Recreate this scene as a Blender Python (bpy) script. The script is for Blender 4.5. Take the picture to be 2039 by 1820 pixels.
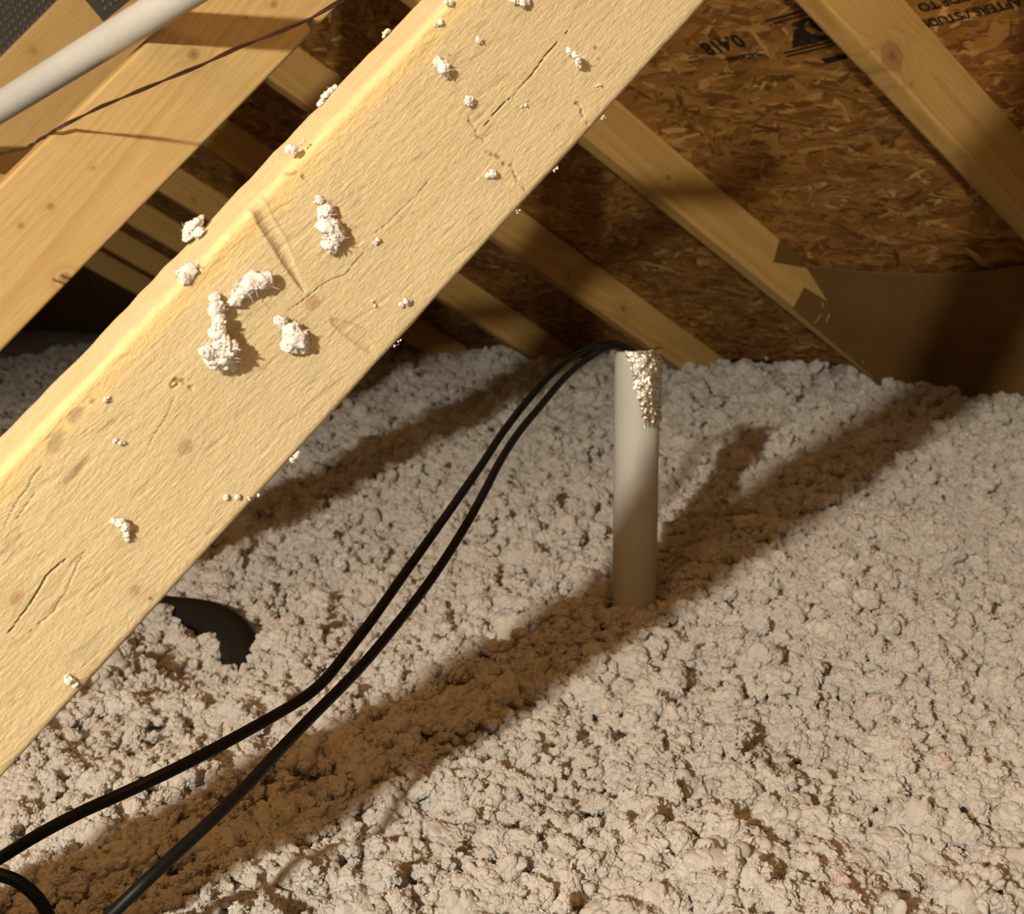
import bpy, math, random
import numpy as np
from mathutils import Matrix, Vector

# ------------------------------------------------------------------ measured layout (metres; x towards the eave, y along the ridge, z up)
CAM = [[0.828505, -0.559982, 0.0], [0.065513, 0.096928, 0.993133], [0.556137, 0.822815, -0.116991]]
LAMP = [-1.09384, -0.38943, 1.11063]
BRACE = [[0.1846, 0.47435, 0.73832], [0.67189, -0.162437, 0.722618], [0.735617, 0.0328, -0.676603], [-0.086204, -0.986174, -0.14153]]
TUFTS = {'t01': ([[0.0312, 0.0178, 0.0, 0.0019], [0.0286, 0.0232, 0.0, 0.0034], [0.0265, 0.0269, 0.0, 0.0042], [0.0254, 0.0309, 0.0, 0.0044],
          [0.0222, 0.0331, 0.0, 0.004], [0.0214, 0.0365, 0.0, 0.0025]],
         0.0017, 0),
 't02': ([[-0.029, 0.014, 0.0, 0.0023], [-0.0317, 0.0172, 0.0, 0.0029], [-0.035, 0.0207, 0.0, 0.0031], [-0.0388, 0.0237, 0.0, 0.0033],
          [-0.0409, 0.0277, 0.0, 0.0037], [-0.0465, 0.0252, 0.0, 0.0037], [-0.0419, 0.0309, 0.0, 0.0046], [-0.0464, 0.0309, 0.0, 0.0041],
          [-0.0435, 0.0354, 0.0, 0.0035], [-0.0446, 0.04, 0.0, 0.0017]],
         0.0062, 0),
 't03': ([[-0.0218, 0.0205, 0.0, 0.0031], [-0.0182, 0.02, 0.0, 0.0033], [-0.0137, 0.021, 0.0, 0.0035], [-0.0102, 0.0226, 0.0, 0.0031],
          [-0.0091, 0.0252, 0.0, 0.0025], [-0.0113, 0.0193, 0.0, 0.0021]],
         0.0025, 0),
 't04': ([[-0.0166, 0.0426, 0.0, 0.0026], [-0.0167, 0.0482, 0.0, 0.0041], [-0.0167, 0.052, 0.0, 0.0041], [-0.0202, 0.0508, 0.0, 0.0034],
          [-0.0164, 0.0556, 0.0, 0.0028]],
         0.0013, 0),
 't05': ([[-0.0131, 0.0, -0.034, 0.0014], [-0.0115, 0.0, -0.034, 0.0028], [-0.0114, 0.0, -0.034, 0.0036], [-0.0086, 0.0, -0.032, 0.0032],
          [-0.0138, 0.0, -0.03, 0.0026], [-0.0107, 0.0, -0.0241, 0.0024], [-0.0091, 0.0, -0.034, 0.0016]],
         0.002, 1),
 't06': ([[-0.0331, 0.0, -0.0123, 0.0016], [-0.0308, 0.0, -0.0086, 0.0026], [-0.0279, 0.0, -0.0049, 0.0034], [-0.0253, 0.0, -0.0024, 0.0024],
          [-0.0312, 0.0, -0.0007, 0.002]],
         0.0014, 0),
 't07': ([[0.0682, 0.0, -0.034, 0.0012], [0.0698, 0.0, -0.034, 0.0014], [0.071, 0.0, -0.034, 0.0014], [0.0723, 0.0, -0.034, 0.0014],
          [0.0732, 0.0, -0.034, 0.0014], [0.0744, 0.0, -0.034, 0.0017], [0.077, 0.0, -0.034, 0.0019], [0.0792, 0.0, -0.034, 0.0014]],
         0.001, 1),
 't08': ([[0.0363, -0.0057, 0.0, 0.0014], [0.0385, -0.0048, 0.0, 0.0017], [0.0417, -0.0038, 0.0, 0.0008], [0.0435, -0.0031, 0.0, 0.0008]], 0.0008, 0),
 't09': ([[0.1118, 0.0, -0.034, 0.0011], [0.1133, 0.0, -0.034, 0.0015], [0.1144, 0.0, -0.034, 0.0011]], 0.0011, 1),
 't10': ([[0.1108, 0.0139, 0.0, 0.0017], [0.1109, 0.0162, 0.0, 0.0026], [0.1104, 0.0185, 0.0, 0.0028], [0.1104, 0.0206, 0.0, 0.0015]], 0.0015, 0),
 't11': ([[0.1097, 0.0355, 0.0, 0.0011], [0.111, 0.0363, 0.0, 0.0018], [0.1118, 0.0373, 0.0, 0.0015]], 0.0009, 0),
 't12': ([[0.1632, 0.0537, 0.0, 0.0014], [0.1634, 0.0559, 0.0, 0.0018], [0.1631, 0.0586, 0.0, 0.0018], [0.1632, 0.0613, 0.0, 0.0018]], 0.005, 0),
 't13': ([[0.1563, 0.0203, 0.0, 0.0018], [0.158, 0.0229, 0.0, 0.002], [0.1609, 0.0243, 0.0, 0.0018]], 0.0013, 0),
 't14': ([[0.1317, 0.0206, 0.0, 0.0011], [0.1324, 0.022, 0.0, 0.0011]], 0.0007, 0),
 't15': ([[0.0962, 0.0663, 0.0, 0.0011], [0.0984, 0.0665, 0.0, 0.0016], [0.0996, 0.0686, 0.0, 0.0014]], 0.0009, 0),
 't16': ([[0.1294, 0.0559, 0.0, 0.0006], [0.1313, 0.0565, 0.0, 0.0007], [0.1329, 0.0556, 0.0, 0.0006]], 0.0005, 0),
 't17': ([[0.0365, 0.0487, 0.0, 0.0009], [0.0386, 0.0486, 0.0, 0.0011]], 0.0011, 0),
 't18': ([[-0.0987, 0.0253, 0.0, 0.001], [-0.0982, 0.027, 0.0, 0.001], [-0.0973, 0.0284, 0.0, 0.0008]], 0.0008, 0),
 't19': ([[-0.1242, 0.0471, 0.0, 0.0015], [-0.1237, 0.0499, 0.0, 0.0019], [-0.1231, 0.0527, 0.0, 0.0017], [-0.1252, 0.0551, 0.0, 0.0015],
          [-0.1267, 0.0574, 0.0, 0.0012]],
         0.0019, 0),
 't20': ([[-0.1864, 0.0787, 0.0, 0.0011], [-0.1869, 0.0813, 0.0, 0.0015], [-0.1874, 0.0845, 0.0, 0.0011]], 0.0006, 0),
 't21': ([[-0.0878, 0.0773, 0.0, 0.0011], [-0.0844, 0.0808, 0.0, 0.0011], [-0.0816, 0.0858, 0.0, 0.0009], [-0.0774, 0.0885, 0.0, 0.0009]], 0.0004, 0),
 't22': ([[-0.0565, 0.0885, 0.0, 0.0011], [-0.0542, 0.0885, 0.0, 0.0013], [-0.0527, 0.0885, 0.0, 0.0009]], 0.0009, 0),
 't23': ([[0.0116, 0.0885, 0.0, 0.0006], [0.0137, 0.0885, 0.0, 0.0007], [0.0153, 0.0885, 0.0, 0.0005]], 0.0009, 0),
 't24': ([[0.1229, 0.0885, 0.0, 0.0008], [0.1243, 0.0885, 0.0, 0.0008]], 0.0007, 0),
 't25': ([[0.1573, 0.0885, 0.0, 0.0008], [0.159, 0.0885, 0.0, 0.0007]], 0.0007, 0),
 't26': ([[0.0962, 0.0885, 0.0, 0.0008], [0.0972, 0.0885, 0.0, 0.0007]], 0.0009, 0),
 't27': ([[0.0268, 0.0766, 0.0, 0.0011], [0.0291, 0.0777, 0.0, 0.0016], [0.0301, 0.0795, 0.0, 0.0009]], 0.0007, 0),
 't28': ([[0.0181, 0.0662, 0.0, 0.0009], [0.0175, 0.0681, 0.0, 0.0009]], 0.0004, 0),
 't29': ([[0.1305, -0.0007, 0.0, 0.0011], [0.1316, 0.0009, 0.0, 0.0013]], 0.0009, 0),
 't30': ([[0.1209, 0.0032, 0.0, 0.0009], [0.1231, 0.004, 0.0, 0.0011]], 0.0006, 0),
 't31': ([[0.1647, 0.0758, 0.0, 0.0007], [0.1665, 0.0763, 0.0, 0.0007]], 0.0005, 0),
 't32': ([[-0.0892, 0.0108, 0.0, 0.001], [-0.0877, 0.011, 0.0, 0.0008]], 0.0008, 0)}
B_KNOTS = [[-0.0011, 0.0468, 0.003], [-0.1716, 0.0403, 0.0026], [-0.0824, 0.0491, 0.003], [-0.1415, 0.0757, 0.0021]]
B_PINS = [[-0.0879, 0.0133, 0.0008], [0.0027, 0.0329, 0.0006], [-0.1406, 0.0834, 0.0011], [-0.1839, 0.0473, 0.0008], [0.1174, 0.0163, 0.0007],
 [0.1756, 0.0628, 0.0012], [0.1739, 0.0677, 0.0007]]
B_STAIN = [[-0.1006, 0.0065, 0.0044, 0.0022], [-0.1139, 0.0083, 0.006, 0.003], [-0.1185, 0.0222, 0.0091, 0.0018], [-0.0926, 0.0079, 0.0016, 0.0012]]
B_CRACKS = [[[-0.1898, 0.0475], [-0.1713, 0.0463], [-0.1575, 0.0431], [-0.1444, 0.0443]],
 [[0.0341, 0.0481], [0.0185, 0.0491], [0.007, 0.0444], [-0.0041, 0.0427], [-0.012, 0.0412]],
 [[0.1694, 0.0475], [0.1543, 0.0486], [0.1359, 0.0495], [0.1084, 0.0493]], [[-0.0946, 0.0379], [-0.0783, 0.0339], [-0.0694, 0.0312]],
 [[-0.0693, 0.0282], [-0.0632, 0.0287]], [[0.038, 0.0459], [0.0556, 0.0481], [0.0789, 0.0482]],
 [[-0.1549, 0.0168], [-0.1324, 0.0118], [-0.1227, 0.0106]], [[-0.1484, 0.0184], [-0.1338, 0.0167]],
 [[-0.1414, 0.0482], [-0.1672, 0.0556], [-0.1802, 0.0543]]]
B_SQUIG = [[[0.1006, 0.0559], [0.1056, 0.0618], [0.106, 0.067], [0.108, 0.0744], [0.1066, 0.0799], [0.1056, 0.0861]],
 [[0.1525, 0.0748], [0.1516, 0.0799], [0.151, 0.0856]], [[-0.0058, -0.0285], [0.0338, 0.0052], [0.0348, 0.0104]],
 [[-0.0685, 0.0275], [-0.0645, 0.0272], [-0.0629, 0.0307], [-0.0628, 0.034]], [[0.1073, 0.0396], [0.1047, 0.0497], [0.1054, 0.0545]]]
B_GOUGE = [[0.012, 0.0002, 0.0035], [0.0091, 0.0083, 0.0037], [0.0071, 0.0179, 0.0036], [0.0042, 0.0268, 0.003], [0.002, 0.0342, 0.0019],
 [0.0005, 0.0398, 0.0011]]
B_GOUGE2 = [[-0.0001, 0.0596, 0.0017], [0.0015, 0.0662, 0.0031], [0.0032, 0.0729, 0.004], [0.0032, 0.0797, 0.0027]]
WEB2 = [[0.13454, 1.03, 0.73301], [0.699442, 0.0, 0.714689], [0.714689, 0.0, -0.699442], [0, -1, 0]]
W2_KNOTS = [[0.2984, 0.032, 0.0047], [0.164, 0.0404, 0.0017], [0.1156, 0.0379, 0.0025], [0.0872, 0.0322, 0.002], [0.0843, 0.0803, 0.0054],
 [0.3588, 0.0409, 0.0015], [0.3876, 0.0488, 0.0031]]
W2_NOTCH = [[0.3956, 0.089], [0.4002, 0.0854], [0.4, 0.0775], [0.4091, 0.0797], [0.4081, 0.0888]]
WEB3 = [[0.28416, 1.4, 0.97533], [0.673556, 0.0, 0.739136], [0.739136, 0.0, -0.673556], [0, -1, 0]]
W3_KNOT = [0.0315, 0.017]
PLATE = [[0.1212, 0.0465], [0.1136, 0.0173], [0.1524, 0.0494]]
WEB4 = [[0.29568, 1.62, 1.04741], [0.673556, 0.0, 0.739136], [0.739136, 0.0, -0.673556], [0, -1, 0]]
PLATE4 = [[0.0546, -0.0005], [0.0987, 0.036], [0.0104, 0.0362], [0.0542, 0.0303]]
WPIPE = [[0.24849, 1.23483, 0.89738], [0.31728, 1.02121, 0.94312]]
WIRE = [[0.24181, 1.36, 0.86122], [0.25946, 1.3, 0.86204], [0.25705, 1.22, 0.85633], [0.25306, 1.16, 0.85063], [0.24615, 1.09, 0.8472],
 [0.24293, 1.04, 0.84629], [0.24749, 1.022, 0.84961], [0.25378, 1.01829, 0.85363], [0.26826, 0.96799, 0.86171], [0.27974, 0.92747, 0.86632],
 [0.29056, 0.88928, 0.87065], [0.30405, 0.84164, 0.87595], [0.31669, 0.79757, 0.88256], [0.32828, 0.75628, 0.88609], [0.33654, 0.72724, 0.88971],
 [0.34588, 0.69548, 0.89701], [0.35479, 0.66561, 0.90511]]
CONDUIT = [0.84172, 1.00186, 0.66217]
CABLE_A = [[0.84246, 1.00847, 0.64283], [0.84193, 1.01062, 0.65539], [0.83773, 1.01341, 0.6636], [0.82739, 1.0164, 0.66969], [0.81033, 1.01604, 0.67154],
 [0.78824, 1.01234, 0.66867], [0.76062, 1.01118, 0.65745], [0.71248, 0.98089, 0.64295], [0.64965, 0.93502, 0.62003], [0.59468, 0.89568, 0.59488],
 [0.55104, 0.86136, 0.57347], [0.49122, 0.81304, 0.54754], [0.448, 0.77882, 0.52884], [0.41146, 0.75236, 0.5109], [0.36872, 0.71788, 0.49262],
 [0.34003, 0.69883, 0.47873], [0.31547, 0.67791, 0.47124], [0.29666, 0.66567, 0.46674], [0.27493, 0.65554, 0.46311], [0.24336, 0.63998, 0.45999],
 [0.21681, 0.63289, 0.4549], [0.19295, 0.63001, 0.44943], [0.17267, 0.63648, 0.44129], [0.15388, 0.64778, 0.4315], [0.13499, 0.65893, 0.42008],
 [0.11686, 0.67505, 0.40451], [0.10319, 0.68843, 0.39094], [0.08682, 0.70327, 0.37469]]
CABLE_B = [[0.83509, 0.99291, 0.64358], [0.835, 0.99472, 0.65597], [0.83119, 0.99701, 0.66246], [0.82151, 1.00061, 0.66738], [0.806, 1.00026, 0.66814],
 [0.78521, 0.99546, 0.66377], [0.76293, 0.9967, 0.65204], [0.7145, 0.96643, 0.63639], [0.65921, 0.92774, 0.6143], [0.60592, 0.88795, 0.59397],
 [0.56373, 0.85303, 0.57519], [0.52989, 0.82456, 0.55603], [0.49521, 0.79661, 0.53642], [0.45146, 0.76235, 0.51492], [0.41473, 0.73615, 0.49797],
 [0.37971, 0.70947, 0.48576], [0.35073, 0.69089, 0.47377], [0.32304, 0.67197, 0.46552], [0.2938, 0.65399, 0.45646], [0.26588, 0.63525, 0.44832],
 [0.23926, 0.61572, 0.44089], [0.21168, 0.59689, 0.43376], [0.18881, 0.58683, 0.42522], [0.16838, 0.58101, 0.41543], [0.15302, 0.58351, 0.40272],
 [0.13997, 0.59037, 0.38892], [0.12416, 0.59856, 0.37136]]
CABLE_C = [[0.08493, 0.67887, 0.40779], [0.10045, 0.66815, 0.40619], [0.1136, 0.65873, 0.40244], [0.12182, 0.6526, 0.39843], [0.12892, 0.64674, 0.39093],
 [0.13363, 0.64215, 0.38103], [0.13635, 0.63848, 0.36818], [0.13708, 0.63571, 0.35212]]
HOSE = [[0.3818, 1.4621, 0.35309], [0.43387, 1.37406, 0.35646], [0.46381, 1.30432, 0.35839], [0.46606, 1.22461, 0.35858], [0.44744, 1.13512, 0.35748],
 [0.41526, 1.0428, 0.35536]]
FLAP_A = [[1.65877, 1.58544, 0.80029], [1.67315, 1.58544, 0.84126], [1.72941, 1.58544, 0.81518], [1.75517, 1.58544, 0.79137]]
FLAP_B = [[1.71431, 1.58544, 0.71533], [1.74286, 1.58544, 0.75523], [1.88554, 1.58544, 0.69828], [2.04439, 1.58544, 0.60796], [2.09754, 1.58544, 0.53362],
 [2.00006, 1.58544, 0.55266]]
STAPLES = [[[1.77139, 1.58344, 0.68588], [1.78757, 1.58344, 0.70216]], [[1.79538, 1.58344, 0.71755], [1.78929, 1.58344, 0.72711]],
 [[1.81303, 1.58344, 0.70507], [1.80512, 1.58344, 0.69059]], [[1.91459, 1.58344, 0.60874], [1.93976, 1.58344, 0.64833]],
 [[1.91459, 1.58344, 0.60874], [1.92553, 1.58344, 0.63052]]]
R1_KNOTS = [[1.4237, 0.0715, 0.018], [1.6006, 0.1009, 0.0045], [1.6131, 0.0952, 0.004], [1.4707, 0.079, 0.004], [1.4242, 0.0352, 0.002]]
R3_KNOTS = [[1.7121, 0.0599, 0.003]]
GEO = {'X1': 0.9774, 'f': 2374.8, 'h': 1.7571, 's': 0.49907}
STAMP = {'bar': [[1.1568, 1.4825], [1.1263, 1.4779]],
 'lines': [[1.1773, 1.3886], [1.1258, 1.3907], [1.1982, 1.4426], [1.1277, 1.4496]],
 'logo': [[1.1902, 1.4043], [1.1016, 1.4147], [1.2034, 1.4433], [1.1243, 1.4507]],
 'num': [[1.2471, 1.4044], [1.3413, 1.4013]],
 'right': [[0.974, 1.4476], [0.8673, 1.454]],
 'small': [[1.2429, 1.4336], [1.3152, 1.4359]]}
X1, ROOF_H, SLOPE, FPX = GEO['X1'], GEO['h'], GEO['s'], GEO['f']
CS, SN = math.cos(SLOPE), math.sin(SLOPE)

# ------------------------------------------------------------------ scene, camera, light
scene = bpy.context.scene
for o in list(bpy.data.objects):
    bpy.data.objects.remove(o, do_unlink=True)
col = scene.collection
cam_data = bpy.data.cameras.new('camera')
cam_data.sensor_fit = 'HORIZONTAL'
cam_data.sensor_width = 36.0
cam_data.lens = FPX / 2039.0 * 36.0
cam_data.clip_start = 0.02
cam_data.dof.use_dof = True
cam_data.dof.focus_distance = 0.66
cam_data.dof.aperture_fstop = 20.0
cam = bpy.data.objects.new('camera', cam_data)
col.objects.link(cam)
cr, cu, cf = (Vector(v) for v in CAM)
m = Matrix((cr, cu, -cf)).transposed().to_4x4()
m.translation = (0, 0, 0.70)
cam.matrix_world = m
scene.camera = cam

world = bpy.data.worlds.new('attic_air')
scene.world = world
world.use_nodes = True
wbg = world.node_tree.nodes['Background']
wbg.inputs[0].default_value = (1.0, 0.66, 0.36, 1)
wbg.inputs[1].default_value = 0.004

lamp_data = bpy.data.lights.new('work_lamp', 'POINT')
lamp_data.energy = 208.0
lamp_data.color = (1.0, 0.89, 0.72)
lamp_data.shadow_soft_size = 0.034
lamp = bpy.data.objects.new('work_lamp', lamp_data)
lamp.location = LAMP
col.objects.link(lamp)

fill_light_data = bpy.data.lights.new('fill_light', 'POINT')      # added unseen warm fill behind the viewer, lifts the shadow on the fluff
fill_light_data.energy = 15.0
fill_light_data.color = (1.0, 0.60, 0.27)
fill_light_data.shadow_soft_size = 0.16
fill_lamp = bpy.data.objects.new('fill_light', fill_light_data)
fill_lamp.location = (-0.60, 0.15, 1.62)
col.objects.link(fill_lamp)

vs = scene.view_settings
vs.view_transform = 'Standard'
vs.look = 'None'
vs.gamma = 1.0
vs.use_curve_mapping = False
vs.exposure = 0.0
scene.cycles.max_bounces = 4
scene.cycles.diffuse_bounces = 4
scene.cycles.glossy_bounces = 2
scene.cycles.use_adaptive_sampling = True
scene.cycles.adaptive_threshold = 0.08
scene.cycles.adaptive_min_samples = 14
scene.cycles.transmission_bounces = 2

# ------------------------------------------------------------------ helpers
rng = np.random.default_rng(7)
random.seed(7)


def tag(o, label=None, cat=None, group=None, kind=None):
    if label: o['label'] = label
    if cat: o['category'] = cat
    if group: o['group'] = group
    if kind: o['kind'] = kind
    return o


def empty(name, loc=(0, 0, 0)):
    o = bpy.data.objects.new(name, None)
    o.empty_display_size = 0.05
    o.location = loc
    col.objects.link(o)
    return o


def mesh_obj(name, verts, faces, mat, parent=None, smooth=False, colors=None, matrix=None):
    me = bpy.data.meshes.new(name)
    me.from_pydata([tuple(v) for v in verts], [], [tuple(f) for f in faces])
    me.update()
    if smooth:
        me.polygons.foreach_set('use_smooth', np.ones(len(me.polygons), bool))
    if colors is not None:
        a = me.color_attributes.new('Col', 'FLOAT_COLOR', 'POINT')
        c = np.ones((len(verts), 4), np.float32)
        c[:, :3] = colors
        a.data.foreach_set('color', c.ravel())
    if mat: me.materials.append(mat)
    o = bpy.data.objects.new(name, me)
    if matrix is not None: o.matrix_world = matrix
    if parent:
        o.parent = parent
        if matrix is None:
            o.matrix_parent_inverse = Matrix.Translation(-Vector(parent.location)) if parent.type == 'EMPTY' and tuple(parent.rotation_euler) == (0, 0, 0) else parent.matrix_world.inverted()
        else:
            o.matrix_basis = matrix
            o.matrix_parent_inverse = Matrix.Translation(-Vector(parent.location))
    col.objects.link(o)
    return o


def _h(ix, iy, seed):
    n = (ix.astype(np.int64) * 374761393 + iy.astype(np.int64) * 668265263 + seed * 1442695041) & 0x7fffffff
    n = ((n ^ (n >> 13)) * 1274126177) & 0x7fffffff
    return ((n ^ (n >> 16)) & 0xffff) / 65535.0


def noise(x, y, seed=0):
    """smooth value noise in -1..1"""
    x = np.asarray(x, float); y = np.asarray(y, float)
    x, y = np.broadcast_arrays(x, y)
    ix, iy = np.floor(x), np.floor(y)
    fx, fy = x - ix, y - iy
    fx = fx * fx * (3 - 2 * fx); fy = fy * fy * (3 - 2 * fy)
    a = _h(ix, iy, seed); b = _h(ix + 1, iy, seed); c = _h(ix, iy + 1, seed); d = _h(ix + 1, iy + 1, seed)
    return 2 * ((a * (1 - fx) + b * fx) * (1 - fy) + (c * (1 - fx) + d * fx) * fy) - 1


def fbm(x, y, seed=0, octv=4):
    s, a, t = 0, 1.0, 0
    for k in range(octv):
        s = s + a * noise(x * 2 ** k, y * 2 ** k, seed + k); t += a; a *= .5
    return s / t


def sstep(a, b, x):
    t = np.clip((x - a) / (b - a), 0, 1)
    return t * t * (3 - 2 * t)


def seg_dist(u, v, pts):
    """distance to a polyline and the position 0..1 along it"""
    best = np.full(np.shape(u), 9.0); par = np.zeros(np.shape(u))
    n = len(pts) - 1
    for i in range(n):
        (a, b), (c, d) = pts[i][:2], pts[i + 1][:2]
        e, f = c - a, d - b
        t = np.clip(((u - a) * e + (v - b) * f) / (e * e + f * f + 1e-12), 0, 1)
        q = np.hypot(u - a - t * e, v - b - t * f)
        m_ = q < best
        best = np.where(m_, q, best); par = np.where(m_, (i + t) / n, par)
    return best, par


def tube(pts, rad, n=12, closed_ends=True, sub=6):
    """smooth tube through points (catmull-rom)"""
    P = [Vector(p) for p in pts]
    C = []
    for i in range(len(P) - 1):
        p0, p1, p2, p3 = P[max(i - 1, 0)], P[i], P[i + 1], P[min(i + 2, len(P) - 1)]
        for k in range(sub):
            t = k / sub
            C.append(0.5 * ((2 * p1) + (p2 - p0) * t + (2 * p0 - 5 * p1 + 4 * p2 - p3) * t * t + (3 * p1 - p0 - 3 * p2 + p3) * t ** 3))
    C.append(P[-1])
    V, F = [], []
    side = None
    for i, c in enumerate(C):
        tn = (C[min(i + 1, len(C) - 1)] - C[max(i - 1, 0)]).normalized()
        if side is None:
            side = tn.orthogonal().normalized()
        side = (side - tn * side.dot(tn)).normalized()
        up = tn.cross(side)
        r = rad(i / (len(C) - 1)) if callable(rad) else rad
        for k in range(n):
            a = 2 * math.pi * k / n
            V.append(c + side * (r * math.cos(a)) + up * (r * math.sin(a)))
    for i in range(len(C) - 1):
        for k in range(n):
            F.append((i * n + k, i * n + (k + 1) % n, (i + 1) * n + (k + 1) % n, (i + 1) * n + k))
    if closed_ends:
        F.append(tuple(range(n - 1, -1, -1))); F.append(tuple((len(C) - 1) * n + k for k in range(n)))
    return V, F


def slab(poly, thick_vec):
    """polygon (world points) extruded by a vector"""
    n = len(poly)
    V = [Vector(p) for p in poly] + [Vector(p) + Vector(thick_vec) for p in poly]
    F = [tuple(range(n)), tuple(range(2 * n - 1, n - 1, -1))]
    F += [(i, i + n, (i + 1) % n + n, (i + 1) % n) for i in range(n)]
    return V, F


def box(V, F, c, ax, half):
    b = len(V)
    c = Vector(c)
    for sx in (-1, 1):
        for sy in (-1, 1):
            for sz in (-1, 1):
                V.append(c + ax[0] * (sx * half[0]) + ax[1] * (sy * half[1]) + ax[2] * (sz * half[2]))
    for q in ((0, 1, 3, 2), (4, 6, 7, 5), (0, 4, 5, 1), (2, 3, 7, 6), (0, 2, 6, 4), (1, 5, 7, 3)):
        F.append(tuple(b + k for k in q))


def ico(sub):
    t = (1 + 5 ** .5) / 2
    V = [(-1, t, 0), (1, t, 0), (-1, -t, 0), (1, -t, 0), (0, -1, t), (0, 1, t), (0, -1, -t), (0, 1, -t), (t, 0, -1), (t, 0, 1), (-t, 0, -1), (-t, 0, 1)]
    V = [tuple(np.array(v) / np.linalg.norm(v)) for v in V]
    F = [(0, 11, 5), (0, 5, 1), (0, 1, 7), (0, 7, 10), (0, 10, 11), (1, 5, 9), (5, 11, 4), (11, 10, 2), (10, 7, 6), (7, 1, 8), (3, 9, 4), (3, 4, 2), (3, 2, 6), (3, 6, 8), (3, 8, 9), (4, 9, 5), (2, 4, 11), (6, 2, 10), (8, 6, 7), (9, 8, 1)]
    for _ in range(sub):
        cache = {}
        def mid(a, b):
            k = (min(a, b), max(a, b))
            if k not in cache:
                q = np.array(V[a]) + np.array(V[b]); V.append(tuple(q / np.linalg.norm(q))); cache[k] = len(V) - 1
            return cache[k]
        F2 = []
        for a, b, c in F:
            x, y, z = mid(a, b), mid(b, c), mid(c, a)
            F2 += [(a, x, z), (b, y, x), (c, z, y), (x, y, z)]
        F = F2
    return np.array(V), np.array(F)


# ------------------------------------------------------------------ materials
class NT:
    def __init__(s, name):
        s.m = bpy.data.materials.new(name); s.m.use_nodes = True
        s.t = s.m.node_tree; s.bsdf = s.t.nodes['Principled BSDF']; s.out = s.t.nodes['Material Output']
    def n(s, typ, **kw):
        k = s.t.nodes.new(typ)
        for a, b in kw.items(): setattr(k, a, b)
        return k
    def l(s, a, b): s.t.links.new(a, b)
    def ramp(s, src, stops):
        r = s.n('ShaderNodeValToRGB'); s.l(src, r.inputs[0])
        e = r.color_ramp.elements
        while len(e) > 1: e.remove(e[0])
        e[0].position, e[0].color = stops[0][0], (*stops[0][1], 1)
        for p, c in stops[1:]:
            k = e.new(p); k.color = (*c, 1)
        return r.outputs[0]
    def tex(s, scale, detail=4, rough=.55, stretch=None, distort=0):
        tc = s.n('ShaderNodeTexCoord'); src = tc.outputs['Object']
        if stretch:
            mp = s.n('ShaderNodeMapping'); mp.inputs['Scale'].default_value = stretch; s.l(src, mp.inputs[0]); src = mp.outputs[0]
        t = s.n('ShaderNodeTexNoise'); t.inputs['Scale'].default_value = scale; t.inputs['Detail'].default_value = detail
        t.inputs['Roughness'].default_value = rough; t.inputs['Distortion'].default_value = distort
        s.l(src, t.inputs['Vector']); return t.outputs['Fac']
    def mix(s, a, b, fac, mode='MIX'):
        k = s.n('ShaderNodeMix', data_type='RGBA', blend_type=mode)
        for src, i in ((fac, 0), (a, 6), (b, 7)):
            if hasattr(src, 'links'): s.l(src, k.inputs[i])
            else: k.inputs[i].default_value = src if i == 0 else (*src, 1)
        return k.outputs[2]
    def bump(s, h, strength=.3, dist=.001, prev=None):
        b = s.n('ShaderNodeBump'); b.inputs['Strength'].default_value = strength; b.inputs['Distance'].default_value = dist
        s.l(h, b.inputs['Height'])
        if prev: s.l(prev, b.inputs['Normal'])
        return b.outputs[0]
    def col(s): 
        a = s.n('ShaderNodeVertexColor'); a.layer_name = 'Col'; return a.outputs[0]
    def fin(s, color, rough, normal=None, **kw):
        if hasattr(color, 'links'): s.l(color, s.bsdf.inputs['Base Color'])
        else: s.bsdf.inputs['Base Color'].default_value = (*color, 1)
        s.bsdf.inputs['Roughness'].default_value = rough
        if normal: s.l(normal, s.bsdf.inputs['Normal'])
        for k, v in kw.items(): s.bsdf.inputs[k].default_value = v
        return s.m


def wood_material(name, rough_sawn=False, spec=.25):
    t = NT(name)
    fine = t.tex(1, 2, .6, (26, 420, 420))
    streak = t.ramp(fine, [(.3, (.86, .84, .80)), (.62, (1.0, 1.0, 1.0))])
    c = t.mix(t.col(), streak, .75, 'MULTIPLY')
    if rough_sawn:
        fuzz = t.tex(1, 3, .7, (400, 1100, 1100), .6)
        c2 = t.ramp(fuzz, [(.34, (.86, .80, .72)), (.52, (1, 1, 1)), (.70, (1.05, 1.06, 1.08))])
        c = t.mix(c, c2, .8, 'MULTIPLY')
        cr_ = t.tex(1, 2, .6, (105, 700, 700), 1.2)
        n1 = t.bump(cr_, .40, .0008)
        n2 = t.bump(fuzz, .50, .0007, n1)
        return t.fin(c, .72, n2, **{'Specular IOR Level': .2})
    n1 = t.bump(fine, .35, .0006)
    return t.fin(c, .6, n1, **{'Specular IOR Level': spec})


M_SAWN = wood_material('rough_sawn_spruce', True)
M_WOOD = wood_material('planed_spruce')


def simple(name, c, rough, **kw):
    return NT(name).fin(c, rough, **kw)


def pvc_material(name, c):
    t = NT(name)
    sm = t.tex(9, 4, .6)
    cc = t.mix(t.ramp(sm, [(.35, tuple(k * .88 for k in c)), (.65, c)]), c, .3)
    return t.fin(cc, .58, t.bump(t.tex(300, 2), .05, .0004), **{'Specular IOR Level': .28})


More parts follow.
